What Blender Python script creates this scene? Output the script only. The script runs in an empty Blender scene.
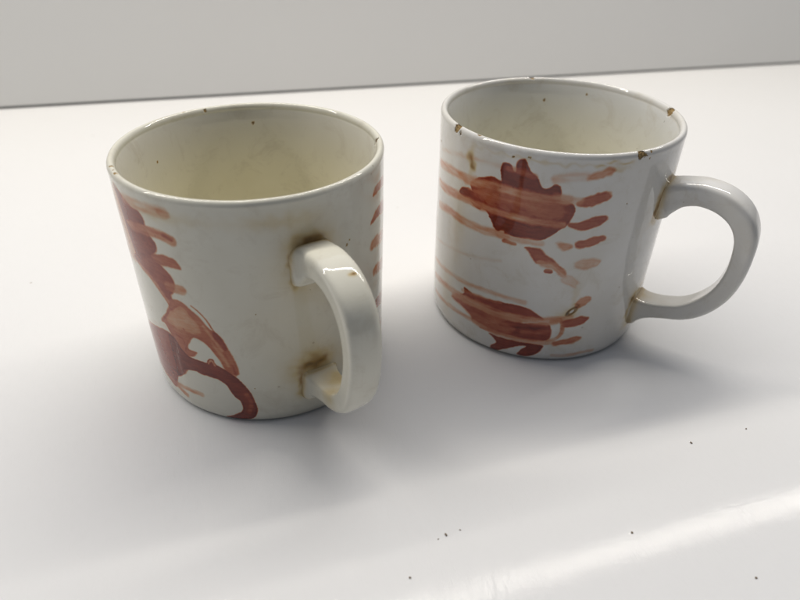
# Two old transfer-ware mugs on a glossy white worktop, lit by a strip light under a wall cabinet.
# 1 unit of the numbers below (u) is 40 mm, the outer radius of a mug rim.
import bpy, math, numpy as np
from mathutils import Vector, Matrix
U = 0.04
scene = bpy.context.scene
COL = scene.collection

CAM_F, CAM_PITCH, CAM_ROLL, CAM_H = 637.97, 0.60482, 0.02102, 3.67564
H = 1.910          # rim height
RB = 0.980         # base radius
# Painted decoration, laid out on the wall of the mug as (angle in radians, height in u).
# 'P' filled shape, 'S' brush stroke: [kind, pigment, edge softness, half width, opacity, points]
PAINT_PORTRAIT = [
  ['S', 0.2, 0.02, 0.018, 0.8, [[-2.956, 1.621], [-2.617, 1.698], [-2.405, 1.729], [-2.2, 1.733], [-2.148, 1.715]]],
  ['S', 0.46, 0.02, 0.034, 0.9, [[-3.01, 1.483], [-2.762, 1.523], [-2.533, 1.535], [-2.366, 1.552], [-2.18, 1.56], [-2.016, 1.552], [-1.828, 1.554], [-1.661, 1.564]]],
  ['S', 0.52, 0.018, 0.034, 0.9, [[-3.016, 1.305], [-2.778, 1.328], [-2.515, 1.367], [-2.345, 1.362], [-2.158, 1.363], [-1.913, 1.355], [-1.686, 1.353]]],
  ['S', 0.48, 0.018, 0.032, 0.9, [[-2.97, 1.106], [-2.777, 1.151], [-2.633, 1.161], [-2.493, 1.158], [-2.324, 1.163], [-2.181, 1.178], [-2.093, 1.179]]],
  ['S', 0.14, 0.02, 0.014, 0.8, [[-3.039, 0.736], [-2.681, 0.827], [-2.427, 0.873], [-2.11, 0.942]]],
  ['S', 0.34, 0.016, 0.02, 0.9, [[-3.044, 0.517], [-2.654, 0.573], [-2.376, 0.594], [-2.167, 0.614], [-1.854, 0.6]]],
  ['S', 0.46, 0.016, 0.028, 0.9, [[-3.001, 0.353], [-2.692, 0.41], [-2.421, 0.433], [-2.148, 0.434], [-1.878, 0.449], [-1.667, 0.454], [-1.458, 0.479]]],
  ['S', 0.4, 0.014, 0.02, 0.9, [[-2.967, 0.191], [-2.619, 0.231], [-2.342, 0.245], [-2.077, 0.223], [-1.805, 0.217], [-1.587, 0.211], [-1.391, 0.215]]],
  ['P', 0.85, 0.008, 0, 1, [[-2.468, 1.499], [-2.409, 1.571], [-2.342, 1.61], [-2.26, 1.636], [-2.188, 1.624], [-2.064, 1.623], [-1.72, 1.567], [-1.671, 1.355], [-1.911, 1.339], [-2.154, 1.329], [-2.344, 1.353]]],
  ['P', 0.88, 0.008, 0, 1, [[-2.285, 1.528], [-2.02, 1.584], [-1.792, 1.559], [-1.625, 1.525], [-1.604, 1.443], [-1.64, 1.348], [-1.726, 1.272], [-1.817, 1.215], [-1.989, 1.207], [-2.097, 1.213], [-2.187, 1.23], [-2.25, 1.298], [-2.306, 1.367]]],
  ['P', 0.93, 0.007, 0, 1, [[-2.185, 1.673], [-2.194, 1.719], [-2.178, 1.763], [-2.147, 1.775], [-2.113, 1.763], [-2.093, 1.728], [-2.073, 1.729], [-2.076, 1.78], [-2.065, 1.817], [-2.036, 1.831], [-2.005, 1.825], [-1.981, 1.784], [-1.95, 1.743], [-1.908, 1.71], [-1.871, 1.653], [-1.838, 1.63], [-1.804, 1.647], [-1.766, 1.675], [-1.735, 1.662], [-1.719, 1.608], [-1.717, 1.551], [-1.673, 1.547], [-1.634, 1.533], [-1.602, 1.501], [-1.596, 1.443], [-1.611, 1.401], [-1.639, 1.34], [-1.679, 1.311], [-1.725, 1.263], [-1.758, 1.233], [-1.815, 1.202], [-1.891, 1.193], [-1.987, 1.19], [-2.07, 1.194], [-2.104, 1.194], [-2.116, 1.226], [-2.166, 1.201], [-2.204, 1.22], [-2.224, 1.272], [-2.26, 1.303], [-2.154, 1.329], [-1.987, 1.322], [-1.869, 1.312], [-1.787, 1.376], [-1.799, 1.509], [-1.897, 1.519], [-2.054, 1.543], [-2.156, 1.567]]],
  ['P', 0.9, 0.008, 0, 1, [[-2.562, 1.441], [-2.5, 1.461], [-2.464, 1.457], [-2.398, 1.464], [-2.351, 1.42], [-2.326, 1.369], [-2.362, 1.329], [-2.453, 1.356], [-2.568, 1.372], [-2.598, 1.395]]],
  ['P', 0.86, 0.01, 0, 0.9, [[-1.799, 1.509], [-1.715, 1.535], [-1.634, 1.533], [-1.605, 1.493], [-1.601, 1.427], [-1.64, 1.348], [-1.757, 1.329], [-1.794, 1.426]]],
  ['P', 0.66, 0.03, 0, 0.9, [[-2.421, 1.481], [-2.268, 1.55], [-2.095, 1.55], [-1.934, 1.512], [-1.782, 1.495], [-1.786, 1.419], [-1.918, 1.397], [-2.163, 1.405], [-2.351, 1.42]]],
  ['S', 0.8, 0.012, 0.01, 0.7, [[-2.166, 1.438], [-2.002, 1.439], [-1.809, 1.424]]],
  ['S', 0.86, 0.01, 0.012, 0.8, [[-2.305, 1.358], [-2.115, 1.367], [-1.914, 1.364], [-1.778, 1.369]]],
  ['S', 0.36, 0.016, 0.03, 0.95, [[-2.518, 1.514], [-2.288, 1.561], [-2.138, 1.563], [-1.939, 1.552], [-1.673, 1.547]]],
  ['S', 0.55, 0.012, 0.01, 0.8, [[-2.487, 1.457], [-2.26, 1.477], [-2.046, 1.479], [-1.815, 1.465]]],
  ['S', 0.4, 0.014, 0.024, 0.95, [[-2.638, 1.352], [-2.345, 1.362], [-2.114, 1.358], [-1.874, 1.354], [-1.67, 1.346]]],
  ['S', 0.62, 0.014, 0.02, 0.8, [[-2.134, 1.734], [-2.039, 1.733], [-1.931, 1.714]]],
  ['S', 0.35, 0.014, 0.024, 0.85, [[-2.136, 1.175], [-2.008, 1.166], [-1.889, 1.176], [-1.803, 1.173]]],
  ['S', 0.75, 0.009, 0.014, 0.9, [[-2.097, 1.132], [-2.045, 1.125], [-2.011, 1.125]]],
  ['P', 0.8, 0.01, 0, 0.95, [[-1.929, 1.113], [-1.898, 1.124], [-1.804, 1.128], [-1.759, 1.08], [-1.691, 1.042], [-1.628, 0.991], [-1.581, 0.946], [-1.563, 0.89], [-1.619, 0.935], [-1.691, 0.995], [-1.755, 0.997], [-1.816, 0.988], [-1.862, 1.035], [-1.893, 1.084]]],
  ['P', 0.4, 0.014, 0, 0.8, [[-1.819, 1.006], [-1.743, 1.027], [-1.662, 1.007], [-1.571, 0.937], [-1.552, 0.871], [-1.611, 0.888], [-1.684, 0.949], [-1.766, 0.968]]],
  ['S', 0.85, 0.007, 0.016, 0.95, [[-1.73, 0.935], [-1.697, 0.929]]],
  ['P', 0.22, 0.02, 0, 0.8, [[-1.605, 0.85], [-1.55, 0.909], [-1.459, 0.86], [-1.462, 0.782], [-1.532, 0.804]]],
  ['S', 0.3, 0.02, 0.034, 0.8, [[-1.771, 1.714], [-1.635, 1.749], [-1.534, 1.751]]],
  ['P', 0.5, 0.016, 0, 0.85, [[-1.536, 1.759], [-1.47, 1.797], [-1.384, 1.817], [-1.347, 1.791], [-1.372, 1.762], [-1.471, 1.727], [-1.543, 1.72]]],
  ['P', 0.75, 0.012, 0, 0.95, [[-1.597, 1.535], [-1.532, 1.585], [-1.448, 1.616], [-1.365, 1.627], [-1.334, 1.601], [-1.343, 1.569], [-1.429, 1.526], [-1.532, 1.503]]],
  ['S', 0.36, 0.018, 0.028, 0.8, [[-1.75, 1.572], [-1.645, 1.557], [-1.571, 1.552]]],
  ['P', 0.78, 0.01, 0, 0.95, [[-1.628, 1.366], [-1.539, 1.377], [-1.454, 1.418], [-1.361, 1.429], [-1.323, 1.409], [-1.332, 1.376], [-1.421, 1.331], [-1.511, 1.308], [-1.607, 1.333]]],
  ['P', 0.72, 0.012, 0, 0.95, [[-1.552, 1.194], [-1.48, 1.229], [-1.388, 1.251], [-1.321, 1.253], [-1.297, 1.224], [-1.326, 1.201], [-1.419, 1.164], [-1.513, 1.15]]],
  ['P', 0.42, 0.016, 0, 0.85, [[-1.691, 1.196], [-1.614, 1.192], [-1.565, 1.176], [-1.588, 1.131], [-1.651, 1.136]]],
  ['P', 0.26, 0.016, 0, 0.9, [[-1.522, 1.022], [-1.447, 1.057], [-1.327, 1.046], [-1.295, 1.024], [-1.321, 0.981], [-1.427, 0.953], [-1.505, 0.975]]],
  ['P', 0.5, 0.012, 0, 0.9, [[-1.445, 0.602], [-1.406, 0.67], [-1.34, 0.692], [-1.305, 0.657], [-1.332, 0.611], [-1.406, 0.578]]],
  ['P', 0.8, 0.01, 0, 0.95, [[-1.513, 0.449], [-1.438, 0.467], [-1.371, 0.492], [-1.302, 0.472], [-1.288, 0.448], [-1.335, 0.403], [-1.422, 0.381], [-1.503, 0.386]]],
  ['P', 0.62, 0.012, 0, 0.9, [[-1.572, 0.223], [-1.462, 0.254], [-1.366, 0.278], [-1.315, 0.259], [-1.328, 0.228], [-1.443, 0.198], [-1.556, 0.179]]],
  ['S', 0.3, 0.012, 0.018, 0.9, [[-1.547, 0.066], [-1.401, 0.064], [-1.269, 0.082], [-1.163, 0.078]]],
  ['P', 0.84, 0.007, 0, 1, [[-2.444, 0.539], [-2.394, 0.533], [-2.312, 0.52], [-2.188, 0.533], [-2.066, 0.549], [-1.943, 0.557], [-1.84, 0.552], [-1.759, 0.515], [-1.675, 0.453], [-1.791, 0.436], [-2.008, 0.433], [-2.148, 0.434], [-2.304, 0.439], [-2.486, 0.431], [-2.438, 0.478]]],
  ['P', 0.72, 0.02, 0, 1, [[-2.613, 0.347], [-2.555, 0.403], [-2.458, 0.414], [-2.249, 0.433], [-2.053, 0.428], [-1.877, 0.439], [-1.867, 0.367], [-2.035, 0.272], [-2.25, 0.225], [-2.332, 0.261], [-2.41, 0.32], [-2.519, 0.336]]],
  ['P', 0.86, 0.008, 0, 1, [[-2.087, 0.308], [-2.001, 0.371], [-1.87, 0.387], [-1.662, 0.423], [-1.614, 0.384], [-1.591, 0.288], [-1.634, 0.231], [-1.848, 0.208], [-2.028, 0.209], [-2.226, 0.203], [-2.21, 0.255]]],
  ['P', 0.9, 0.007, 0, 1, [[-2.142, 0.185], [-2.026, 0.187], [-1.845, 0.186], [-1.662, 0.184], [-1.655, 0.14], [-1.69, 0.079], [-1.755, 0.035], [-1.824, 0.021], [-1.863, 0.04], [-1.834, 0.099], [-1.787, 0.148], [-1.857, 0.139], [-1.924, 0.097], [-1.984, 0.061], [-2.055, 0.011], [-2.114, 0.01], [-2.109, 0.058], [-2.056, 0.114], [-2.089, 0.152]]],
  ['P', 0.6, 0.02, 0, 0.7, [[-2.35, 0.329], [-2.188, 0.342], [-2.045, 0.356], [-1.905, 0.314], [-1.986, 0.245], [-2.148, 0.239], [-2.275, 0.257]]],
  ['S', 0.96, 0.012, 0.012, 0.8, [[-2.04, 0.314], [-1.864, 0.335], [-1.655, 0.37]]],
  ['S', 0.62, 0.014, 0.016, 0.8, [[-1.841, 0.297], [-1.722, 0.308], [-1.616, 0.341]]],
  ['P', 0.55, 0.02, 0, 0.6, [[-2.022, 1.6], [-1.868, 1.581], [-1.745, 1.54], [-1.661, 1.473], [-1.721, 1.384], [-1.858, 1.4], [-1.973, 1.462]]],
  ['S', 0.66, 0.01, 0.016, 0.9, [[-1.614, 0.437], [-1.54, 0.455], [-1.507, 0.386], [-1.521, 0.289], [-1.608, 0.232]]],
  ['S', 0.36, 0.016, 0.034, 0.95, [[-2.554, 0.392], [-2.432, 0.417], [-2.228, 0.432], [-2.034, 0.424], [-1.832, 0.428], [-1.664, 0.433], [-1.573, 0.449]]],
  ['S', 0.36, 0.012, 0.02, 0.95, [[-2.295, 0.236], [-2.076, 0.213], [-1.848, 0.208], [-1.605, 0.21]]],
  ['S', 0.5, 0.012, 0.014, 0.7, [[-2.465, 0.495], [-2.259, 0.524], [-2.065, 0.539]]],
]
PAINT_PROFILE = [
  ['P', 0.55, 0.03, 0, 0.7, [[-2.675, 1.764], [-2.47, 1.814], [-2.351, 1.785], [-2.283, 1.728], [-2.205, 1.718], [-2.261, 1.517], [-2.45, 1.258], [-2.675, 1.247], [-2.675, 1.482]]],
  ['P', 0.9, 0.01, 0, 0.95, [[-2.526, 1.83], [-2.443, 1.824], [-2.351, 1.785], [-2.272, 1.754], [-2.196, 1.743], [-2.16, 1.695], [-2.16, 1.636], [-2.137, 1.583], [-2.093, 1.536], [-2.101, 1.479], [-2.148, 1.424], [-2.22, 1.374], [-2.376, 1.325], [-2.428, 1.416], [-2.456, 1.61]]],
  ['S', 0.45, 0.012, 0.02, 0.85, [[-2.398, 1.587], [-2.274, 1.604], [-2.154, 1.623]]],
  ['P', 0.84, 0.011, 0, 0.95, [[-2.461, 1.302], [-2.175, 1.439], [-2.094, 1.371], [-2.019, 1.305], [-1.995, 1.222], [-2.028, 1.162], [-2.058, 1.118], [-2.032, 1.075], [-1.989, 1.063], [-2.084, 0.987], [-2.134, 1.064], [-2.19, 1.128], [-2.261, 1.201], [-2.369, 1.245]]],
  ['S', 0.42, 0.016, 0.018, 0.8, [[-2.379, 1.258], [-2.257, 1.211], [-2.168, 1.128], [-2.104, 1.058]]],
  ['S', 0.18, 0.02, 0.02, 0.6, [[-2.674, 0.601], [-2.291, 0.776], [-2.144, 0.771]]],
  ['P', 0.66, 0.009, 0, 0.95, [[-2.066, 1.089], [-1.964, 1.096], [-1.906, 1.052], [-1.837, 0.99], [-1.774, 0.905], [-1.725, 0.877], [-1.672, 0.783], [-1.64, 0.693], [-1.616, 0.599], [-1.614, 0.501], [-1.66, 0.497], [-1.723, 0.548], [-1.749, 0.631], [-1.805, 0.724], [-1.861, 0.777], [-1.917, 0.794], [-1.969, 0.754], [-1.998, 0.688], [-1.99, 0.662], [-1.928, 0.654], [-1.976, 0.6], [-2.045, 0.593], [-2.097, 0.63], [-2.131, 0.701], [-2.201, 0.811], [-2.257, 0.83], [-2.158, 0.948]]],
  ['P', 0.34, 0.014, 0, 0.85, [[-2.124, 0.953], [-1.994, 1.044], [-1.919, 0.987], [-1.855, 0.897], [-1.901, 0.831], [-1.986, 0.841], [-2.065, 0.831], [-2.158, 0.876]]],
  ['S', 0.75, 0.006, 0.007, 0.8, [[-2.23, 0.834], [-2.133, 0.959], [-2.031, 1.041]]],
  ['S', 0.78, 0.006, 0.007, 0.8, [[-2.101, 0.77], [-2.031, 0.733], [-2.034, 0.636]]],
  ['S', 0.72, 0.006, 0.006, 0.8, [[-2.012, 0.851], [-1.965, 0.774], [-2.027, 0.668]]],
  ['S', 0.8, 0.005, 0.007, 0.85, [[-1.891, 1.082], [-1.829, 1.036], [-1.785, 0.974], [-1.746, 0.892], [-1.708, 0.843]]],
  ['P', 0.82, 0.012, 0, 0.9, [[-1.754, 0.891], [-1.713, 0.861], [-1.672, 0.783], [-1.673, 0.727], [-1.732, 0.738], [-1.768, 0.806]]],
  ['S', 0.75, 0.008, 0.009, 0.8, [[-1.712, 0.722], [-1.672, 0.632], [-1.644, 0.558], [-1.638, 0.489]]],
  ['S', 0.42, 0.01, 0.012, 0.8, [[-1.78, 0.776], [-1.725, 0.682], [-1.687, 0.582]]],
  ['S', 0.36, 0.01, 0.012, 0.8, [[-1.826, 0.922], [-1.772, 0.824], [-1.712, 0.722]]],
  ['P', 0.86, 0.011, 0, 0.97, [[-2.674, 0.579], [-2.343, 0.72], [-2.198, 0.747], [-2.119, 0.707], [-2.079, 0.618], [-2.016, 0.546], [-2.095, 0.392], [-2.152, 0.344], [-2.218, 0.288], [-2.297, 0.135], [-2.464, 0.198], [-2.676, 0.264]]],
  ['P', 0.93, 0.006, 0, 1, [[-2.205, 0.724], [-2.128, 0.712], [-2.082, 0.646], [-2.007, 0.588], [-1.916, 0.58], [-1.856, 0.578], [-1.838, 0.607], [-1.799, 0.621], [-1.782, 0.576], [-1.716, 0.539], [-1.64, 0.479], [-1.575, 0.382], [-1.534, 0.279], [-1.51, 0.151], [-1.526, 0.076], [-1.571, 0.031], [-1.646, 0.012], [-1.738, 0.012], [-1.787, 0.029], [-1.722, 0.059], [-1.676, 0.094], [-1.634, 0.137], [-1.635, 0.222], [-1.669, 0.261], [-1.701, 0.319], [-1.731, 0.392], [-1.806, 0.432], [-1.899, 0.442], [-1.988, 0.457], [-2.074, 0.432], [-2.113, 0.404], [-2.139, 0.35], [-2.214, 0.301], [-2.202, 0.421], [-2.209, 0.558]]],
  ['S', 0.25, 0.006, 0.008, 0.9, [[-1.84, 0.573], [-1.81, 0.604], [-1.792, 0.564]]],
  ['S', 0.7, 0.01, 0.014, 0.8, [[-1.578, 0.299], [-1.557, 0.216], [-1.578, 0.108]]],
  ['S', 0.62, 0.012, 0.02, 0.9, [[-2.449, 0.187], [-2.282, 0.176], [-2.152, 0.131]]],
  ['S', 0.5, 0.012, 0.02, 0.9, [[-2.247, 0.197], [-2.096, 0.214], [-1.972, 0.215]]],
  ['S', 0.36, 0.02, 0.038, 0.85, [[-2.351, 1.785], [-2.158, 1.791], [-2.02, 1.792], [-1.955, 1.793]]],
  ['S', 0.5, 0.014, 0.018, 0.85, [[-1.995, 1.791], [-1.926, 1.785]]],
  ['S', 0.6, 0.012, 0.036, 0.95, [[-2.335, 1.589], [-2.137, 1.613], [-2.025, 1.616], [-1.94, 1.592]]],
  ['S', 0.85, 0.01, 0.012, 0.85, [[-2.007, 1.62], [-1.938, 1.6]]],
  ['P', 0.68, 0.01, 0, 0.95, [[-2.168, 1.425], [-2.069, 1.458], [-1.98, 1.46], [-1.935, 1.44], [-1.916, 1.381], [-1.985, 1.372], [-2.094, 1.371], [-2.168, 1.393]]],
  ['S', 0.5, 0.012, 0.034, 0.9, [[-2.065, 1.2], [-1.939, 1.205]]],
  ['P', 0.75, 0.014, 0, 0.9, [[-0.35, 1.67], [-0.332, 1.716], [-0.242, 1.733], [-0.097, 1.717], [0.027, 1.613], [-0.212, 1.664]]],
  ['P', 0.8, 0.014, 0, 0.9, [[-0.394, 1.455], [-0.368, 1.508], [-0.286, 1.536], [-0.075, 1.51], [0.026, 1.391], [-0.26, 1.457]]],
  ['P', 0.5, 0.02, 0, 0.9, [[-0.402, 1.247], [-0.385, 1.307], [-0.282, 1.314], [-0.04, 1.248], [0.025, 1.13], [-0.254, 1.211]]],
  ['P', 0.6, 0.02, 0, 0.9, [[-0.364, 0.992], [-0.344, 1.045], [-0.25, 1.055], [0.026, 0.939], [0.026, 0.861], [-0.248, 0.96]]],
  ['P', 0.85, 0.014, 0, 0.9, [[-0.318, 0.655], [-0.295, 0.71], [-0.209, 0.713], [0.026, 0.619], [0.025, 0.525], [-0.238, 0.622]]],
  ['P', 0.4, 0.02, 0, 0.9, [[-0.261, 0.345], [-0.232, 0.41], [-0.103, 0.381], [0.025, 0.321], [0.026, 0.186]]],
]

# ---------------------------------------------------------------- helpers
def tag(o, label=None, cat=None, group=None, kind=None):
    if label: o['label'] = label
    if cat: o['category'] = cat
    if group: o['group'] = group
    if kind: o['kind'] = kind
    return o

def smoothstep(x):
    x = np.clip(x, 0, 1)
    return x * x * (3 - 2 * x)

def wob(a, b, seed, freq, n=7):
    """cheap smooth pseudo-noise over two coordinates, about -1..1"""
    rng = np.random.RandomState(seed)
    s = np.zeros_like(a)
    for k in range(n):
        f = freq * (0.6 + 1.6 * rng.rand())
        t = rng.rand() * 2 * math.pi
        s += np.sin(a * f * math.cos(t) + b * f * math.sin(t) + rng.rand() * 6.28)
    return s / (n ** 0.5 * 1.2)

def catmull(pts, n=6, closed=False):
    P = [np.array(p, float) for p in pts]
    m = len(P); out = []
    for i in range(m if closed else m - 1):
        if closed:
            p0, p1, p2, p3 = P[(i - 1) % m], P[i], P[(i + 1) % m], P[(i + 2) % m]
        else:
            p0, p1, p2, p3 = P[max(i - 1, 0)], P[i], P[i + 1], P[min(i + 2, m - 1)]
        for k in range(n):
            t = k / n
            out.append(0.5 * ((2 * p1) + (-p0 + p2) * t + (2 * p0 - 5 * p1 + 4 * p2 - p3) * t * t
                              + (-p0 + 3 * p1 - 3 * p2 + p3) * t ** 3))
    if not closed: out.append(P[-1])
    return np.array(out)

def sdf(px, pz, pts, closed):
    """distance to the line; negative inside when closed"""
    d2 = np.full(px.shape, 1e9); inside = np.zeros(px.shape, bool)
    n = len(pts)
    for i in range(n if closed else n - 1):
        ax, az = pts[i]; bx, bz = pts[(i + 1) % n]
        ex, ez = bx - ax, bz - az
        L = ex * ex + ez * ez + 1e-12
        k = np.clip(((px - ax) * ex + (pz - az) * ez) / L, 0, 1)
        d2 = np.minimum(d2, (px - ax - k * ex) ** 2 + (pz - az - k * ez) ** 2)
        if closed:
            c = ((az > pz) != (bz > pz)) & (px < ex * (pz - az) / (ez if abs(ez) > 1e-9 else 1e-9) + ax)
            inside ^= c
    d = np.sqrt(d2)
    return np.where(inside, -d, d) if closed else d

def paint(th, z, layers, shift=0.0):
    """pigment 0..1 for every vertex of the wall"""
    pig = np.zeros_like(th)
    warp_t = th + 0.004 * wob(th, z, 5, 35) + 0.0012 * wob(th, z, 6, 120)
    warp_z = z + 0.003 * wob(th, z, 7, 35) + 0.0012 * wob(th, z, 8, 120)
    grain = wob(th * 0.25, z, 11, 70)                 # streaks of the sponge, running round the mug
    for n, (kind, val, soft, hw, alpha, pts) in enumerate(layers):
        q = np.array(pts) + np.array([shift, 0])
        lo = q.min(0) - 0.08; hi = q.max(0) + 0.08
        idx = np.nonzero((warp_t > lo[0]) & (warp_t < hi[0]) & (warp_z > lo[1]) & (warp_z < hi[1]))[0]
        if len(idx) == 0: continue
        a, b = warp_t[idx], warp_z[idx]
        if kind == 'P':
            c = catmull(q, 4, True)
            d = sdf(a, b, c, True)
            m = smoothstep(0.5 - (d + (soft * 0.8 * 0.45 * wob(a, b, 50 + n, 60) if soft >= 0.012 else 0)) / (2 * soft))
            v = val + 0.05 * smoothstep(1 - np.abs(d + 0.012) / 0.014)     # darker rim where the wash pooled
        else:
            c = catmull(q, 4, False)
            d = sdf(a, b, c, False)
            m = smoothstep(0.5 - (d - hw * (1.12 if hw > 0.012 else 1)) / (2 * soft))
            m = m * (0.80 + 0.20 * grain[idx])
            v = val * (1 + 0.12 * wob(a * 0.2, b, 30 + n, 90))
        m = m * alpha
        pig[idx] = pig[idx] * (1 - m) + v * m
    return np.clip(pig, 0, 1)

def blob(th, z, c, r, rz=None):
    rz = rz or r
    d = np.sqrt(((th - c[0]) / r) ** 2 + ((z - c[1]) / rz) ** 2)
    return np.exp(-d ** 2 * 1.2)

def new_mesh(name, co, faces, mats, fmat=None, smooth=True):
    me = bpy.data.meshes.new(name)
    faces = np.asarray(faces, np.int32)
    me.vertices.add(len(co)); me.vertices.foreach_set('co', np.asarray(co, np.float32).ravel())
    me.loops.add(faces.size); me.loops.foreach_set('vertex_index', faces.ravel())
    me.polygons.add(len(faces))
    me.polygons.foreach_set('loop_start', np.arange(0, faces.size, 4, dtype=np.int32))
    me.polygons.foreach_set('loop_total', np.full(len(faces), 4, np.int32))
    for m in mats: me.materials.append(m)
    if fmat is not None: me.polygons.foreach_set('material_index', np.asarray(fmat, np.int32))
    me.update(calc_edges=True); me.validate()
    me.polygons.foreach_set('use_smooth', np.full(len(me.polygons), smooth))
    return me

def attr(me, name, v):
    a = me.attributes.new(name, 'FLOAT', 'POINT')
    a.data.foreach_set('value', np.asarray(v, np.float32))

# ---------------------------------------------------------------- materials
def mat(name):
    m = bpy.data.materials.new(name); m.use_nodes = True
    nt = m.node_tree; b = nt.nodes['Principled BSDF']
    return m, nt, b, nt.nodes, nt.links

def N(nt, t, **kw):
    n = nt.nodes.new(t)
    for k, v in kw.items():
        if k in n.inputs: n.inputs[k].default_value = v
        else: setattr(n, k, v)
    return n

def mixc(nt, fac, a, b, mode='MIX'):
    n = nt.nodes.new('ShaderNodeMix'); n.data_type = 'RGBA'; n.blend_type = mode
    for s, v in ((n.inputs[0], fac), (n.inputs[6], a), (n.inputs[7], b)):
        if hasattr(v, 'is_output'): nt.links.new(v, s)
        elif isinstance(v, (int, float)): s.default_value = v
        else: s.default_value = (*v, 1)
    return n.outputs[2]

def math_(nt, op, a, b=0.0, c=0.0):
    n = nt.nodes.new('ShaderNodeMath'); n.operation = op
    for s, v in zip(n.inputs, (a, b, c)):
        if hasattr(v, 'is_output'): nt.links.new(v, s)
        else: s.default_value = v
    return n.outputs[0]

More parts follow.
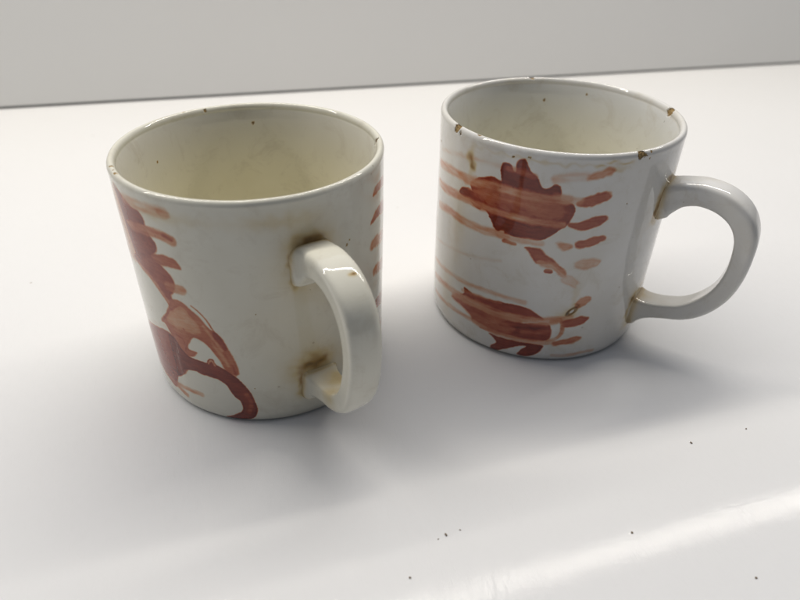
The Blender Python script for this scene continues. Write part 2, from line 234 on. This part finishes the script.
def glaze(name, base, tint, inside=False, decorated=True):
    m, nt, b, nodes, links = mat(name)
    geo = N(nt, 'ShaderNodeTexCoord')
    co = geo.outputs['Object']
    n1 = N(nt, 'ShaderNodeTexNoise', Scale=38.0, Detail=5.0, Roughness=0.6); links.new(co, n1.inputs['Vector'])
    if inside:                                            # the glaze pooled yellow lower down in the mug
        az = N(nt, 'ShaderNodeAttribute', attribute_name='wall'); sx = N(nt, 'ShaderNodeSeparateXYZ'); links.new(az.outputs['Vector'], sx.inputs[0])
        zr = N(nt, 'ShaderNodeMapRange', interpolation_type='SMOOTHSTEP'); links.new(sx.outputs[1], zr.inputs[0])
        zr.inputs[1].default_value = 1.90; zr.inputs[2].default_value = 1.25
        base = mixc(nt, zr.outputs[0], inside, base); tint = mixc(nt, zr.outputs[0], inside, tint)
    r1 = N(nt, 'ShaderNodeMapRange'); r1.inputs[1].default_value = 0.35; r1.inputs[2].default_value = 0.7
    links.new(n1.outputs['Fac'], r1.inputs[0])
    col = mixc(nt, r1.outputs[0], base, tint)
    # fine freckles of iron in the clay
    v = N(nt, 'ShaderNodeTexVoronoi', Scale=210.0); links.new(co, v.inputs['Vector'])
    n2 = N(nt, 'ShaderNodeTexNoise', Scale=60.0); links.new(co, n2.inputs['Vector'])
    sp = math_(nt, 'MULTIPLY', math_(nt, 'LESS_THAN', v.outputs['Distance'], 0.085), math_(nt, 'GREATER_THAN', n2.outputs['Fac'], 0.60))
    col = mixc(nt, math_(nt, 'MULTIPLY', sp, 0.35), col, (0.22, 0.16, 0.08))
    n5 = N(nt, 'ShaderNodeTexNoise', Scale=95.0, Detail=8.0, Roughness=0.75, Distortion=0.8); links.new(co, n5.inputs['Vector'])
    r5 = N(nt, 'ShaderNodeMapRange'); r5.inputs[1].default_value = 0.52; r5.inputs[2].default_value = 0.78; links.new(n5.outputs['Fac'], r5.inputs[0])
    col = mixc(nt, math_(nt, 'MULTIPLY', r5.outputs[0], 0.6), col, (0.47, 0.42, 0.33))
    bump_h = n1.outputs['Fac']
    if decorated:
        pg = N(nt, 'ShaderNodeAttribute', attribute_name='pigment').outputs['Fac']
        uv = N(nt, 'ShaderNodeAttribute', attribute_name='wall')
        mp = N(nt, 'ShaderNodeMapping'); mp.inputs['Scale'].default_value = (5.0, 26.0, 1.0)
        links.new(uv.outputs['Vector'], mp.inputs['Vector'])
        st = N(nt, 'ShaderNodeTexNoise', Scale=1.6, Detail=6.0, Roughness=0.7); links.new(mp.outputs[0], st.inputs['Vector'])
        fi = N(nt, 'ShaderNodeTexNoise', Scale=320.0, Detail=4.0, Roughness=0.65); links.new(co, fi.inputs['Vector'])
        bl = N(nt, 'ShaderNodeTexNoise', Scale=110.0, Detail=3.0, Roughness=0.6); links.new(co, bl.inputs['Vector'])
        k = math_(nt, 'ADD', math_(nt, 'ADD', math_(nt, 'MULTIPLY_ADD', st.outputs['Fac'], 0.7, -0.35),
                  math_(nt, 'MULTIPLY_ADD', fi.outputs['Fac'], 0.3, -0.15)), math_(nt, 'MULTIPLY_ADD', bl.outputs['Fac'], 0.5, -0.25))
        # streaks count most where the wash is thin
        thin = math_(nt, 'MULTIPLY', math_(nt, 'SUBTRACT', 1.28, pg), 1.35)
        p2 = math_(nt, 'MULTIPLY', pg, math_(nt, 'MULTIPLY_ADD', k, thin, 1.0))
        ramp = N(nt, 'ShaderNodeValToRGB')
        cr = ramp.color_ramp; cr.elements[0].position = 0.0; cr.elements[0].color = (1, 1, 1, 1)
        cr.elements[1].position = 1.0; cr.elements[1].color = (0.205, 0.022, 0.012, 1)
        for p, c in ((0.05, (0.97, 0.95, 0.93)), (0.22, (0.90, 0.67, 0.55)), (0.42, (0.78, 0.37, 0.22)), (0.62, (0.62, 0.185, 0.095)), (0.82, (0.42, 0.066, 0.033))):
            e = cr.elements.new(p); e.color = (*c, 1)
        links.new(p2, ramp.inputs[0])
        col = mixc(nt, 1.0, col, ramp.outputs[0], 'MULTIPLY')
        stn = N(nt, 'ShaderNodeAttribute', attribute_name='stain').outputs['Fac']
        sk = math_(nt, 'MULTIPLY', stn, math_(nt, 'MULTIPLY_ADD', bl.outputs['Fac'], 1.4, 0.3))
        r2 = N(nt, 'ShaderNodeValToRGB'); cr = r2.color_ramp
        cr.elements[0].color = (1, 1, 1, 1); cr.elements[1].color = (0.12, 0.068, 0.026, 1)
        for p, c in ((0.25, (0.86, 0.73, 0.50)), (0.6, (0.50, 0.32, 0.14))):
            e = cr.elements.new(p); e.color = (*c, 1)
        links.new(sk, r2.inputs[0])
        col = mixc(nt, 1.0, col, r2.outputs[0], 'MULTIPLY')
        chip = N(nt, 'ShaderNodeAttribute', attribute_name='chip').outputs['Fac']
        cc = mixc(nt, fi.outputs['Fac'], (0.09, 0.05, 0.02), (0.50, 0.36, 0.17))
        col = mixc(nt, chip, col, cc)
        rg = math_(nt, 'MULTIPLY_ADD', chip, 0.7, 0.06)
        links.new(rg, b.inputs['Roughness'])
        links.new(math_(nt, 'SUBTRACT', 0.5, math_(nt, 'MULTIPLY', chip, 0.4)), b.inputs['Specular IOR Level'])
    else:
        b.inputs['Roughness'].default_value = 0.12
        b.inputs['Specular IOR Level'].default_value = 0.5
    links.new(col, b.inputs['Base Color'])
    b.inputs['Subsurface Weight'].default_value = 0.0
    bp = N(nt, 'ShaderNodeBump', Strength=0.35, Distance=0.0006)
    links.new(bump_h, bp.inputs['Height'])
    bp2 = N(nt, 'ShaderNodeBump', Strength=0.06, Distance=0.0002)
    n3 = N(nt, 'ShaderNodeTexNoise', Scale=420.0, Detail=2.0); links.new(co, n3.inputs['Vector'])
    links.new(n3.outputs['Fac'], bp2.inputs['Height']); links.new(bp.outputs[0], bp2.inputs['Normal'])
    links.new(bp2.outputs[0], b.inputs['Normal'])
    return m

def gloss_white():
    m, nt, b, nodes, links = mat('worktop_white')
    co = N(nt, 'ShaderNodeTexCoord').outputs['Object']
    n1 = N(nt, 'ShaderNodeTexNoise', Scale=4.0, Detail=4.0); links.new(co, n1.inputs['Vector'])
    col = mixc(nt, n1.outputs['Fac'], (0.70, 0.70, 0.70), (0.67, 0.67, 0.67))
    # faint grime freckles
    v = N(nt, 'ShaderNodeTexVoronoi', Scale=90.0); links.new(co, v.inputs['Vector'])
    n2 = N(nt, 'ShaderNodeTexNoise', Scale=14.0); links.new(co, n2.inputs['Vector'])
    sp = math_(nt, 'MULTIPLY', math_(nt, 'LESS_THAN', v.outputs['Distance'], 0.045), math_(nt, 'GREATER_THAN', n2.outputs['Fac'], 0.58))
    col = mixc(nt, math_(nt, 'MULTIPLY', sp, 0.5), col, (0.25, 0.2, 0.14))
    links.new(col, b.inputs['Base Color'])
    # fine scratches and wiping marks, roughness and bump
    def scratch(rot, sc):
        mp = N(nt, 'ShaderNodeMapping'); mp.inputs['Rotation'].default_value = (0, 0, rot)
        mp.inputs['Scale'].default_value = sc; links.new(co, mp.inputs['Vector'])
        nn = N(nt, 'ShaderNodeTexNoise', Scale=1.0, Detail=5.0, Roughness=0.75); links.new(mp.outputs[0], nn.inputs['Vector'])
        return nn.outputs['Fac']
    def sparse(x):
        q = N(nt, 'ShaderNodeMapRange'); q.inputs[1].default_value = 0.58; q.inputs[2].default_value = 0.72; links.new(x, q.inputs[0]); return q.outputs[0]
    s = math_(nt, 'ADD', sparse(scratch(0.5, (3400, 160, 1))), math_(nt, 'ADD', sparse(scratch(-0.7, (2800, 150, 1))), sparse(scratch(1.4, (3600, 240, 1)))))
    n3 = N(nt, 'ShaderNodeTexNoise', Scale=700.0, Detail=3.0, Roughness=0.7); links.new(co, n3.inputs['Vector'])
    hgt = math_(nt, 'MULTIPLY_ADD', n3.outputs['Fac'], 0.35, s)
    bp = N(nt, 'ShaderNodeBump', Strength=0.3, Distance=0.00011); links.new(hgt, bp.inputs['Height'])
    n4 = N(nt, 'ShaderNodeTexNoise', Scale=9.0, Detail=2.0); links.new(co, n4.inputs['Vector'])
    bp2 = N(nt, 'ShaderNodeBump', Strength=0.03, Distance=0.002); links.new(n4.outputs['Fac'], bp2.inputs['Height'])
    links.new(bp2.outputs[0], bp.inputs['Normal'])
    links.new(bp.outputs[0], b.inputs['Normal'])
    links.new(math_(nt, 'MULTIPLY_ADD', n2.outputs['Fac'], 0.03, TABLE_ROUGH), b.inputs['Roughness'])
    b.inputs['Specular IOR Level'].default_value = 0.06
    return m

def plain(name, c1, c2, rough, scale=6.0):
    m, nt, b, nodes, links = mat(name)
    co = N(nt, 'ShaderNodeTexCoord').outputs['Object']
    n1 = N(nt, 'ShaderNodeTexNoise', Scale=scale, Detail=4.0); links.new(co, n1.inputs['Vector'])
    links.new(mixc(nt, n1.outputs['Fac'], c1, c2), b.inputs['Base Color'])
    b.inputs['Roughness'].default_value = rough
    bp = N(nt, 'ShaderNodeBump', Strength=0.08, Distance=0.001)
    n2 = N(nt, 'ShaderNodeTexNoise', Scale=300.0, Detail=2.0); links.new(co, n2.inputs['Vector'])
    links.new(n2.outputs['Fac'], bp.inputs['Height']); links.new(bp.outputs[0], b.inputs['Normal'])
    return m

# ---------------------------------------------------------------- tunables
TABLE_ROUGH = 0.045
LAMP_W, LAMP_WIDTH = 7.2, 0.026
LAMP_COL = (1.0, 0.94, 0.85)
AMB = 1.0
EXPOSURE = 0.06

# ---------------------------------------------------------------- mug
def body_profile():
    """(r, z, kind) from the middle of the foot, up the outside, over the lip, down to the middle of the floor"""
    pr = [(0.0, 0.022), (0.4, 0.022), (0.80, 0.024), (0.86, 0.02), (0.885, 0.004), (0.905, 0.0), (0.93, 0.001), (0.945, 0.006)]
    # outside, fine rows
    zs = np.concatenate([np.linspace(0.012, 0.06, 12, endpoint=False), np.linspace(0.06, H - 0.06, 390)])
    def rout(z):
        r = RB + (0.997 - RB) * z / H
        r -= 0.028 * np.clip(1 - z / 0.10, 0, 1) ** 2.2 + 0.006 * np.clip(1 - z / 0.34, 0, 1)
        r += 0.0
        return r
    out = [(rout(z), z) for z in zs]
    # lip
    lip = []
    cr, cz, ra, rz = 0.969, H - 0.040, 0.029, 0.040
    for a in np.linspace(-8, 190, 64):
        t = math.radians(a)
        lip.append((cr + ra * math.cos(t), cz + rz * math.sin(t)))
    inn = []
    z0 = lip[-1][1]
    for z in np.linspace(z0 - 0.012, 0.30, 170):
        inn.append((0.885 + 0.054 * math.exp(-(z0 - z) / 0.16), z))
    for a in np.linspace(0, 90, 14)[1:]:
        t = math.radians(a); inn.append((0.69 + 0.20 * math.cos(t), 0.30 - 0.20 * math.sin(t)))
    inn += [(0.45, 0.095), (0.2, 0.092), (0.0, 0.092)]
    P = np.array(pr + out + lip + inn)
    side = np.array([0] * len(pr) + [1] * len(out) + [2] * len(lip) + [3] * len(inn))
    return P, side

def theta_grid():
    """finer columns over the half that carries the visible decoration"""
    f = np.linspace(math.radians(-188), math.radians(8), 1150, endpoint=False)
    b = np.linspace(math.radians(8), math.radians(172), 330, endpoint=False)
    return np.concatenate([f, b])

def build_body(name, parent, layers, back_layers, back_shift, stains, chips, pits_out, pits_in, mats, seed, rings=()):
    P, side = body_profile()
    th = theta_grid(); nt_ = len(th); npf = len(P)
    r = P[:, 0][:, None] + 0 * th[None]; z = P[:, 1][:, None] + 0 * th[None]
    T = th[None] + 0 * P[:, :1]
    sd = side[:, None] + 0 * th[None].astype(int)
    # thrown and hand-finished: never quite round or level
    rng = np.random.RandomState(seed)
    a1, a2 = rng.rand(2) * 6.28
    r = r * (1 + 0.0035 * np.cos(2 * T + a1) * (z / H) + 0.002 * np.cos(3 * T + a2))
    r = r + np.where(sd >= 1, 0.0012 * wob(T, z, seed + 3, 9), 0) * (r > 0.5)
    # chips broken out of the lip
    chip = np.zeros_like(r)
    for (ct, cr_, w, dep) in chips:
        for off in (0, 2 * math.pi, -2 * math.pi):
            dx = (T - ct - off)
            rr_, zz_ = {'top': (0.969, H), 'out': (0.988, H - 0.012), 'in': (0.943, H - 0.022)}[cr_]
            d = np.sqrt((dx / w) ** 2 + ((r - rr_) / (w * 0.9)) ** 2 + ((z - zz_) / (w * 1.0)) ** 2)
            d = d * (1 + 0.30 * wob(T, z, seed + 17, 75) + 0.16 * wob(T, r + z, seed + 18, 190))
            m = smoothstep((1.15 - d) / 0.3) * (sd >= 1)
            chip = np.maximum(chip, smoothstep((1.08 - d) / 0.12) * (sd >= 1))
            dr = np.cos(np.arctan2(zz_ - (H - 0.040), rr_ - 0.969)); dz = np.sin(np.arctan2(zz_ - (H - 0.040), rr_ - 0.969))
            k = m * dep * (0.75 + 0.25 * wob(T, r * 3 + z, seed + 23, 150))
            r = r - dr * k; z = z - dz * k
    pig = np.zeros_like(r)
    outm = (sd == 1) | ((sd == 2) & (P[:, 0][:, None] > 0.975) & (z < H - 0.040))
    fo, zo = T[outm], z[outm]
    pg = paint(fo, zo, layers)
    pb = paint(fo, zo, back_layers, back_shift)
    pig[outm] = np.maximum(pg, pb)
    st = np.zeros_like(r); wz1 = wob(T, z, 71, 45); wz2 = wob(T, z, 72, 45)
    for (c, ra, rz_, v) in stains:
        if abs(c[0]) < 9: st = 1 - (1 - st) * (1 - v * blob(T + 0.012 * wz1, z + 0.012 * wz2, c, ra, rz_) * (sd <= 2) * (P[:, 0][:, None] > 0.93))
    for (c, r1, r2, rot) in rings:                      # blistered glaze: a dark ring round a bare white spot
        a = (T - c[0]) * math.cos(rot) + (z - c[1]) * math.sin(rot); b = -(T - c[0]) * math.sin(rot) + (z - c[1]) * math.cos(rot)
        d = np.hypot(a / r1, b / r2) * (sd == 1) + 9 * (sd != 1)
        st = np.where(d < 0.55, 0, np.maximum(st, (0.75 + 0.25 * (b > 0)) * np.exp(-(np.maximum(np.abs(d - 1.15) - 0.15, 0) / 0.5) ** 2)))
        pig = np.where(d < 0.6, 0.05, pig); r = r - 0.006 * np.exp(-((d - 0.9) / 0.3) ** 2)
    for c in pits_out:
        m = (np.hypot(T - c[0], z - c[1]) < c[2] * 0.8 * (1 + 0.3 * wob(T, z, 3, 200))) & (sd == 1)
        st = np.where(m, 0.62, st); r = np.where(m, r - 0.004, r)
    for c in pits_in:
        m = (np.hypot(T - c[0], z - c[1]) < c[2] * 0.8) & (sd == 3)
        st = np.where(m, 0.95, st)
    co = np.stack([r * np.cos(T), r * np.sin(T), z], -1).reshape(-1, 3) * U
    i = np.arange(npf - 1)[:, None]; j = np.arange(nt_)[None]
    j2 = (j + 1) % nt_
    F = np.stack([i * nt_ + j, i * nt_ + j2, (i + 1) * nt_ + j2, (i + 1) * nt_ + j], -1).reshape(-1, 4)
    fm = np.where(side[:-1] >= 3, 1, 0)[:, None] + 0 * j
    me = new_mesh(name, co, F, mats, fm.reshape(-1))
    attr(me, 'pigment', pig.reshape(-1)); attr(me, 'stain', st.reshape(-1)); attr(me, 'chip', chip.reshape(-1))
    a = me.attributes.new('wall', 'FLOAT_VECTOR', 'POINT')
    a.data.foreach_set('vector', np.stack([T, z, 0 * z], -1).reshape(-1).astype(np.float32))
    o = bpy.data.objects.new(name, me); COL.objects.link(o); o.parent = parent
    return o

# centre line of the strap handle (distance from the axis, height), then half thickness, half width
HPATH = [(0.93, 1.385, .115, .150), (1.02, 1.425, .108, .140), (1.12, 1.475, .104, .132), (1.26, 1.505, .100, .128),
         (1.42, 1.480, .100, .126), (1.555, 1.395, .098, .124), (1.635, 1.260, .092, .122), (1.660, 1.090, .086, .120),
         (1.650, 0.900, .082, .118), (1.600, 0.710, .084, .116), (1.500, 0.555, .086, .114), (1.370, 0.450, .082, .112),
         (1.210, 0.395, .078, .112), (1.080, 0.362, .086, .120), (0.93, 0.325, .105, .138)]

def build_handle(parent, phi, mats, pits, seed, dz=0.0, stains=()):
    H4 = catmull(HPATH, 12)
    n = len(H4); C = H4[:, :2].copy(); C[:, 1] += dz
    Tn = np.gradient(C, axis=0); Tn /= np.linalg.norm(Tn, axis=1)[:, None]
    Nn = np.stack([-Tn[:, 1], Tn[:, 0]], -1)                # left of travel = outer side of the loop
    m = 56; rows = []; ang = []
    wall_r = RB + (0.997 - RB) * C[:, 1] / H
    for i in range(n):
        d = max(C[i, 0] - wall_r[i], -0.02)
        fl = math.exp(-max(d, 0) / 0.055)
        a = H4[i, 2] * (1 + 0.62 * fl); b = H4[i, 3] * (1 + 0.18 * fl)
        ring = []
        for k in range(m):
            t = 2 * math.pi * k / m
            c, s = math.cos(t), math.sin(t)
            # rounded strap: crowned outside (c>0), flat inside with soft corners
            x = math.copysign(abs(c) ** (0.30 if c <= 0 else 0.40), c) * a
            y = math.copysign(abs(s) ** (0.30 if c <= 0 else 0.36), s) * b
            if c > 0: x *= 1.0 - 0.10 * abs(y / b) ** 2.2      # crowned outer face
            else: x *= 0.86; y *= 0.97
            rho = C[i, 0] + Nn[i, 0] * x; zz = C[i, 1] + Nn[i, 1] * x
            ring.append((rho, y, zz)); ang.append(t)
        rows.append(ring)
    R = np.array(rows)
    k1 = wob(R[..., 2] * 1.0, R[..., 0] + R[..., 1], seed, 7)
    R[..., 1] *= 1 + 0.03 * k1
    R[..., 0] += 0.006 * wob(R[..., 2], R[..., 1] * 3, seed + 1, 6) * (R[..., 0] > 1.06)
    cp, sp = math.cos(phi), math.sin(phi)
    X = R[..., 0] * cp - R[..., 1] * sp; Y = R[..., 0] * sp + R[..., 1] * cp
    co = np.stack([X, Y, R[..., 2]], -1).reshape(-1, 3) * U
    i = np.arange(n - 1)[:, None]; j = np.arange(m)[None]; j2 = (j + 1) % m
    F = np.stack([i * m + j, i * m + j2, (i + 1) * m + j2, (i + 1) * m + j], -1).reshape(-1, 4)
    me = new_mesh('handle', co, F, mats)
    tops = R[..., 2]; rad = np.hypot(R[..., 0], R[..., 1])
    st = 0.38 * np.exp(-np.maximum(rad - 1.0, 0) / 0.018)
    for (i0, k0, w, v) in stains + tuple((p[0], p[1], p[2], 0.9) for p in pits):
        pc = R[int(i0 * (n - 1)), int(k0 * m) % m]
        d = np.linalg.norm(R - pc, axis=-1)
        st = np.maximum(st, v * np.exp(-(d / w) ** 2))
    attr(me, 'pigment', np.zeros(n * m)); attr(me, 'stain', st.reshape(-1)); attr(me, 'chip', np.zeros(n * m))
    a = me.attributes.new('wall', 'FLOAT_VECTOR', 'POINT')
    a.data.foreach_set('vector', np.zeros(n * m * 3, np.float32))
    o = bpy.data.objects.new('handle', me); COL.objects.link(o); o.parent = parent
    sub = o.modifiers.new('smooth', 'SUBSURF'); sub.levels = 1; sub.render_levels = 2
    return o

def make_mug(label, x, y, s, phi, **kw):
    e = bpy.data.objects.new('mug', None); COL.objects.link(e)
    e.empty_display_size = 0.03
    e.location = (x * U, y * U, 0.0004); e.scale = (s, s, s)
    tag(e, label, 'mug', 'two old mugs with red brown painting')
    hp = kw.pop('hpits'); hst = kw.pop('hstains'); hs = kw.pop('hseed')
    build_body('body', e, **kw)
    build_handle(e, phi, kw['mats'][:1], hp, hs, stains=hst)
    return e

gA = glaze('cream_grey_glaze', (0.66, 0.645, 0.56), (0.62, 0.60, 0.51))
gAi = glaze('yellowed_inner_glaze', (0.745, 0.71, 0.565), (0.70, 0.665, 0.51), inside=(0.62, 0.60, 0.53), decorated=True)
gB = glaze('cool_white_glaze', (0.655, 0.65, 0.63), (0.60, 0.58, 0.53))
gBi = glaze('cream_inner_glaze', (0.74, 0.72, 0.615), (0.71, 0.685, 0.57), inside=(0.63, 0.63, 0.61))

make_mug('cream mug on the left, handle towards the viewer, dark brown smears down its left side',
    -1.1398, 4.5422, 1.0, math.radians(-57.0),
    layers=PAINT_PROFILE, back_layers=PAINT_PORTRAIT, back_shift=math.radians(200),
    stains=[((-1.03, 1.565), .075, .045, .72), ((-0.95, 1.575), .045, .035, .5), ((-1.155, 1.44), .022, .08, .45), ((-1.135, 1.28), .03, .06, .45),
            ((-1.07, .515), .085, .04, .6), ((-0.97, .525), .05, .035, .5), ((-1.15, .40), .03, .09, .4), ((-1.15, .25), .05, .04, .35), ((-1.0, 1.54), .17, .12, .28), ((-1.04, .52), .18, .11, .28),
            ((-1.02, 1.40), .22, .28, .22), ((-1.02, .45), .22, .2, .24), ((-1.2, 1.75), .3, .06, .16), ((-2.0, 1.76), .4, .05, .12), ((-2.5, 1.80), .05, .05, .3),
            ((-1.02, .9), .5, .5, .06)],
    chips=[(0.18, 'in', .034, .018), (2.178, 'in', .017, .007), (2.37, 'top', .012, .005), (-2.638, 'top', .014, .008), (-2.56, 'top', .010, .006), (-2.498, 'top', .013, .007)],
    pits_out=[(-0.703, 1.432, .013), (-0.671, 1.459, .009), (-1.509, .362, .006), (-1.425, 1.053, .005)],
    pits_in=[(1.764, 1.753, .016), (2.79, 1.618, .014)],
    mats=[gA, gAi], seed=4, hpits=((.30, .02, .012), (.74, .16, .016), (.76, .13, .010), (.80, .25, .012)),
    hstains=((.88, .42, .14, .32), (.80, .6, .10, .22), (.02, .0, .10, .3)), hseed=3)

make_mug('whiter mug on the right, strap handle pointing right, red brown blotches facing the viewer',
    1.3343, 5.3780, 1.016, math.radians(-33.0),
    layers=PAINT_PORTRAIT, back_layers=PAINT_PORTRAIT, back_shift=math.radians(185),
    stains=[((-2.50, 1.73), .035, .05, .42), ((-2.46, 1.65), .03, .04, .5), ((-1.39, 1.862), .05, .012, .3), ((-1.27, 1.84), .06, .012, .28),
            ((-1.475, 1.825), .04, .012, .28), ((-1.46, .541), .05, .05, .25), ((-1.41, .60), .03, .018, .75),
            ((-0.80, 1.34), .03, .06, .55), ((-0.73, 1.48), .035, .08, .8), ((-0.66, 1.585), .06, .03, .85), ((-0.57, 1.61), .035, .05, .8), ((-.75, 1.25), .08, .03, .35), ((-0.775, 1.40), .04, .13, .7),
            ((-2.47, 1.70), .03, .10, .4), ((-1.36, 1.80), .10, .02, .22), ((-1.5, .50), .10, .07, .22), ((-1.45, .68), .03, .12, .14), ((-2.7, .35), .10, .3, .12), ((-2.6, 1.1), .12, .4, .10),
            ((-0.76, .48), .045, .06, .75), ((-0.72, .22), .08, .06, .45), ((-0.56, .54), .1, .03, .6), ((-0.80, .34), .03, .08, .35),
            ((-1.9, 1.83), .5, .014, .16), ((-0.58, .4), .25, .25, .15)],
    chips=[(-2.686, 'out', .040, .020), (1.676, 'top', .028, .014), (0.094, 'in', .042, .022), (-1.145, 'out', .032, .014), (-2.43, 'top', .018, .008), (-1.06, 'out', .012, .004)],
    pits_out=[(-3.009, 1.67, .012), (-2.106, 1.831, .011), (-1.983, 1.853, .013), (-1.072, 1.86, .012), (-1.181, 1.507, .006)],
    pits_in=[(1.525, 1.713, .017), (1.1, 1.80, .010)],
    mats=[gB, gBi], seed=9, rings=[((-1.455, .545), .040, .019, .8)], hpits=((.52, .20, .018), (.545, .22, .012)),
    hstains=((.03, .25, .07, .4), (.97, .5, .10, .35), (.60, .3, .05, .2)), hseed=8)


# ---------------------------------------------------------------- worktop, wall
YAW = math.atan(0.268)
def seam_y(x): return 12.71 + 0.268 * x          # u
cx, cy = 3.0, seam_y(3.0)
FR = Matrix.Translation((cx * U, cy * U, 0)) @ Matrix.Rotation(YAW, 4, 'Z')

def slab(name, x0, x1, y0, y1, z0, z1, bev, mat_, seg=3):
    import bmesh
    bm = bmesh.new()
    bmesh.ops.create_cube(bm, size=1)
    for v in bm.verts:
        v.co = Vector((x0 + (v.co.x + .5) * (x1 - x0), y0 + (v.co.y + .5) * (y1 - y0), z0 + (v.co.z + .5) * (z1 - z0)))
    bmesh.ops.bevel(bm, geom=bm.edges[:], offset=bev, segments=seg, affect='EDGES')
    me = bpy.data.meshes.new(name); bm.to_mesh(me); bm.free(); me.materials.append(mat_)
    o = bpy.data.objects.new(name, me); COL.objects.link(o); o.matrix_world = FR
    for p in me.polygons: p.use_smooth = False
    return o

top = slab('worktop', -1.4, 1.4, -0.68, 0.06, -0.038, 0.0, 0.002, gloss_white())
tag(top, kind='structure')
wallm = plain('wall_grey', (0.76, 0.76, 0.755), (0.79, 0.795, 0.785), 0.45)
wall = slab('wall', -1.4, 1.4, 0.0, 0.03, 0.0016, 0.26, 0.0006, wallm)
tag(wall, kind='structure')

# ---------------------------------------------------------------- crumbs
def crumb(x, y, size, seed, label, col):
    rng = np.random.RandomState(seed)
    import bmesh
    bm = bmesh.new(); bmesh.ops.create_icosphere(bm, subdivisions=2, radius=1)
    sx, sy, sz = 1 + .6 * rng.rand(), .7 + .3 * rng.rand(), .45 + .2 * rng.rand()
    for v in bm.verts:
        k = 1 + 0.35 * (rng.rand() - .5)
        v.co = Vector((v.co.x * sx * k, v.co.y * sy * k, v.co.z * sz * k)) * size * 0.8
    lo = min(v.co.z for v in bm.verts)
    for v in bm.verts: v.co.z -= lo
    bmesh.ops.rotate(bm, verts=bm.verts, cent=(0, 0, 0), matrix=Matrix.Rotation(rng.rand() * 3, 3, 'Z'))
    me = bpy.data.meshes.new('crumb'); bm.to_mesh(me); bm.free(); me.materials.append(col)
    o = bpy.data.objects.new('crumb', me); COL.objects.link(o); o.location = (x * U, y * U, 0)
    tag(o, label, 'crumb', 'dark crumbs lying on the worktop')
cm = plain('crumb_brown', (0.24, 0.19, 0.14), (0.12, 0.09, 0.06), 0.8, 900)
for k, (x, y, s, l) in enumerate([
    (2.273, 3.456, .00042, 'dark crumb on the white worktop below the right mug handle, nearer one of the pair'),
    (2.769, 3.618, .00034, 'small dark crumb on the white worktop, farthest to the right below the handle'),
    (1.582, 2.639, .00036, 'dark crumb just above the bright light streak on the worktop'),
    (2.272, 2.330, .00040, 'dark crumb below the bright light streak, near the lower right corner'),
    (0.337, 2.593, .00042, 'largest crumb of the small cluster near the bottom middle of the worktop'),
    (0.433, 2.634, .00022, 'tiny crumb at the right end of the small cluster at bottom middle'),
    (0.284, 2.560, .00020, 'tiny crumb at the left end of the small cluster at bottom middle'),
    (0.098, 2.281, .00036, 'dark crumb at the bottom edge, left end of the bright light streak')]):
    crumb(x, y, s, 40 + k, l, cm)

# ---------------------------------------------------------------- camera
cam = bpy.data.cameras.new('camera'); co_ = bpy.data.objects.new('camera', cam); COL.objects.link(co_)
c, s = math.cos(CAM_PITCH), math.sin(CAM_PITCH)
fw = Vector((0, c, -s)); up = Vector((0, s, c)); rt = Vector((1, 0, 0))
cr_, sr_ = math.cos(CAM_ROLL), math.sin(CAM_ROLL)
r2 = rt * cr_ + up * sr_; u2 = -rt * sr_ + up * cr_
M = Matrix((r2, u2, -fw)).transposed().to_4x4(); M.translation = Vector((0, 0, CAM_H * U))
co_.matrix_world = M
cam.sensor_width = 36; cam.lens = CAM_F / 800 * 36
cam.clip_start = 0.005; cam.clip_end = 50
cam.dof.use_dof = True; cam.dof.focus_distance = 0.197; cam.dof.aperture_fstop = 13
scene.camera = co_

# ---------------------------------------------------------------- light
lamp = bpy.data.lights.new('under_cabinet_strip_light', 'AREA'); lamp.shape = 'RECTANGLE'
lamp.size = 1.70; lamp.size_y = LAMP_WIDTH; lamp.energy = LAMP_W; lamp.color = LAMP_COL
lo = bpy.data.objects.new('under_cabinet_strip_light', lamp); COL.objects.link(lo)
lx = -3.2
lo.location = (lx * U, (12.71 + (lx - 7.44) * 0.313) * U, 0.60)
lo.rotation_euler = (0, 0, math.radians(17.4))

w = bpy.data.worlds.new('World'); scene.world = w; w.use_nodes = True
nt = w.node_tree; bg = nt.nodes['Background']
g = nt.nodes.new('ShaderNodeTexCoord'); sep = nt.nodes.new('ShaderNodeSeparateXYZ')
nt.links.new(g.outputs['Generated'], sep.inputs[0])
# the room: dim on the photographer's side, a broad cool glow added high beyond the wall to soften shadows
dt = nt.nodes.new('ShaderNodeVectorMath'); dt.operation = 'DOT_PRODUCT'
nt.links.new(g.outputs['Generated'], dt.inputs[0]); dt.inputs[1].default_value = Vector((-0.22, 0.62, 0.76)).normalized()
lb = nt.nodes.new('ShaderNodeMapRange'); lb.interpolation_type = 'SMOOTHSTEP'
nt.links.new(dt.outputs['Value'], lb.inputs[0]); lb.inputs[1].default_value = 0.15; lb.inputs[2].default_value = 1.0
nt.links.new(mixc(nt, lb.outputs[0], (0.085, 0.092, 0.108), (0.71, 0.74, 0.815)), bg.inputs['Color'])
bg.inputs['Strength'].default_value = AMB

scene.render.engine = 'CYCLES'
scene.view_settings.view_transform = 'Standard'; scene.view_settings.look = 'None'
scene.view_settings.exposure = EXPOSURE; scene.view_settings.gamma = 1.0
scene.render.resolution_x = 1024; scene.render.resolution_y = 768
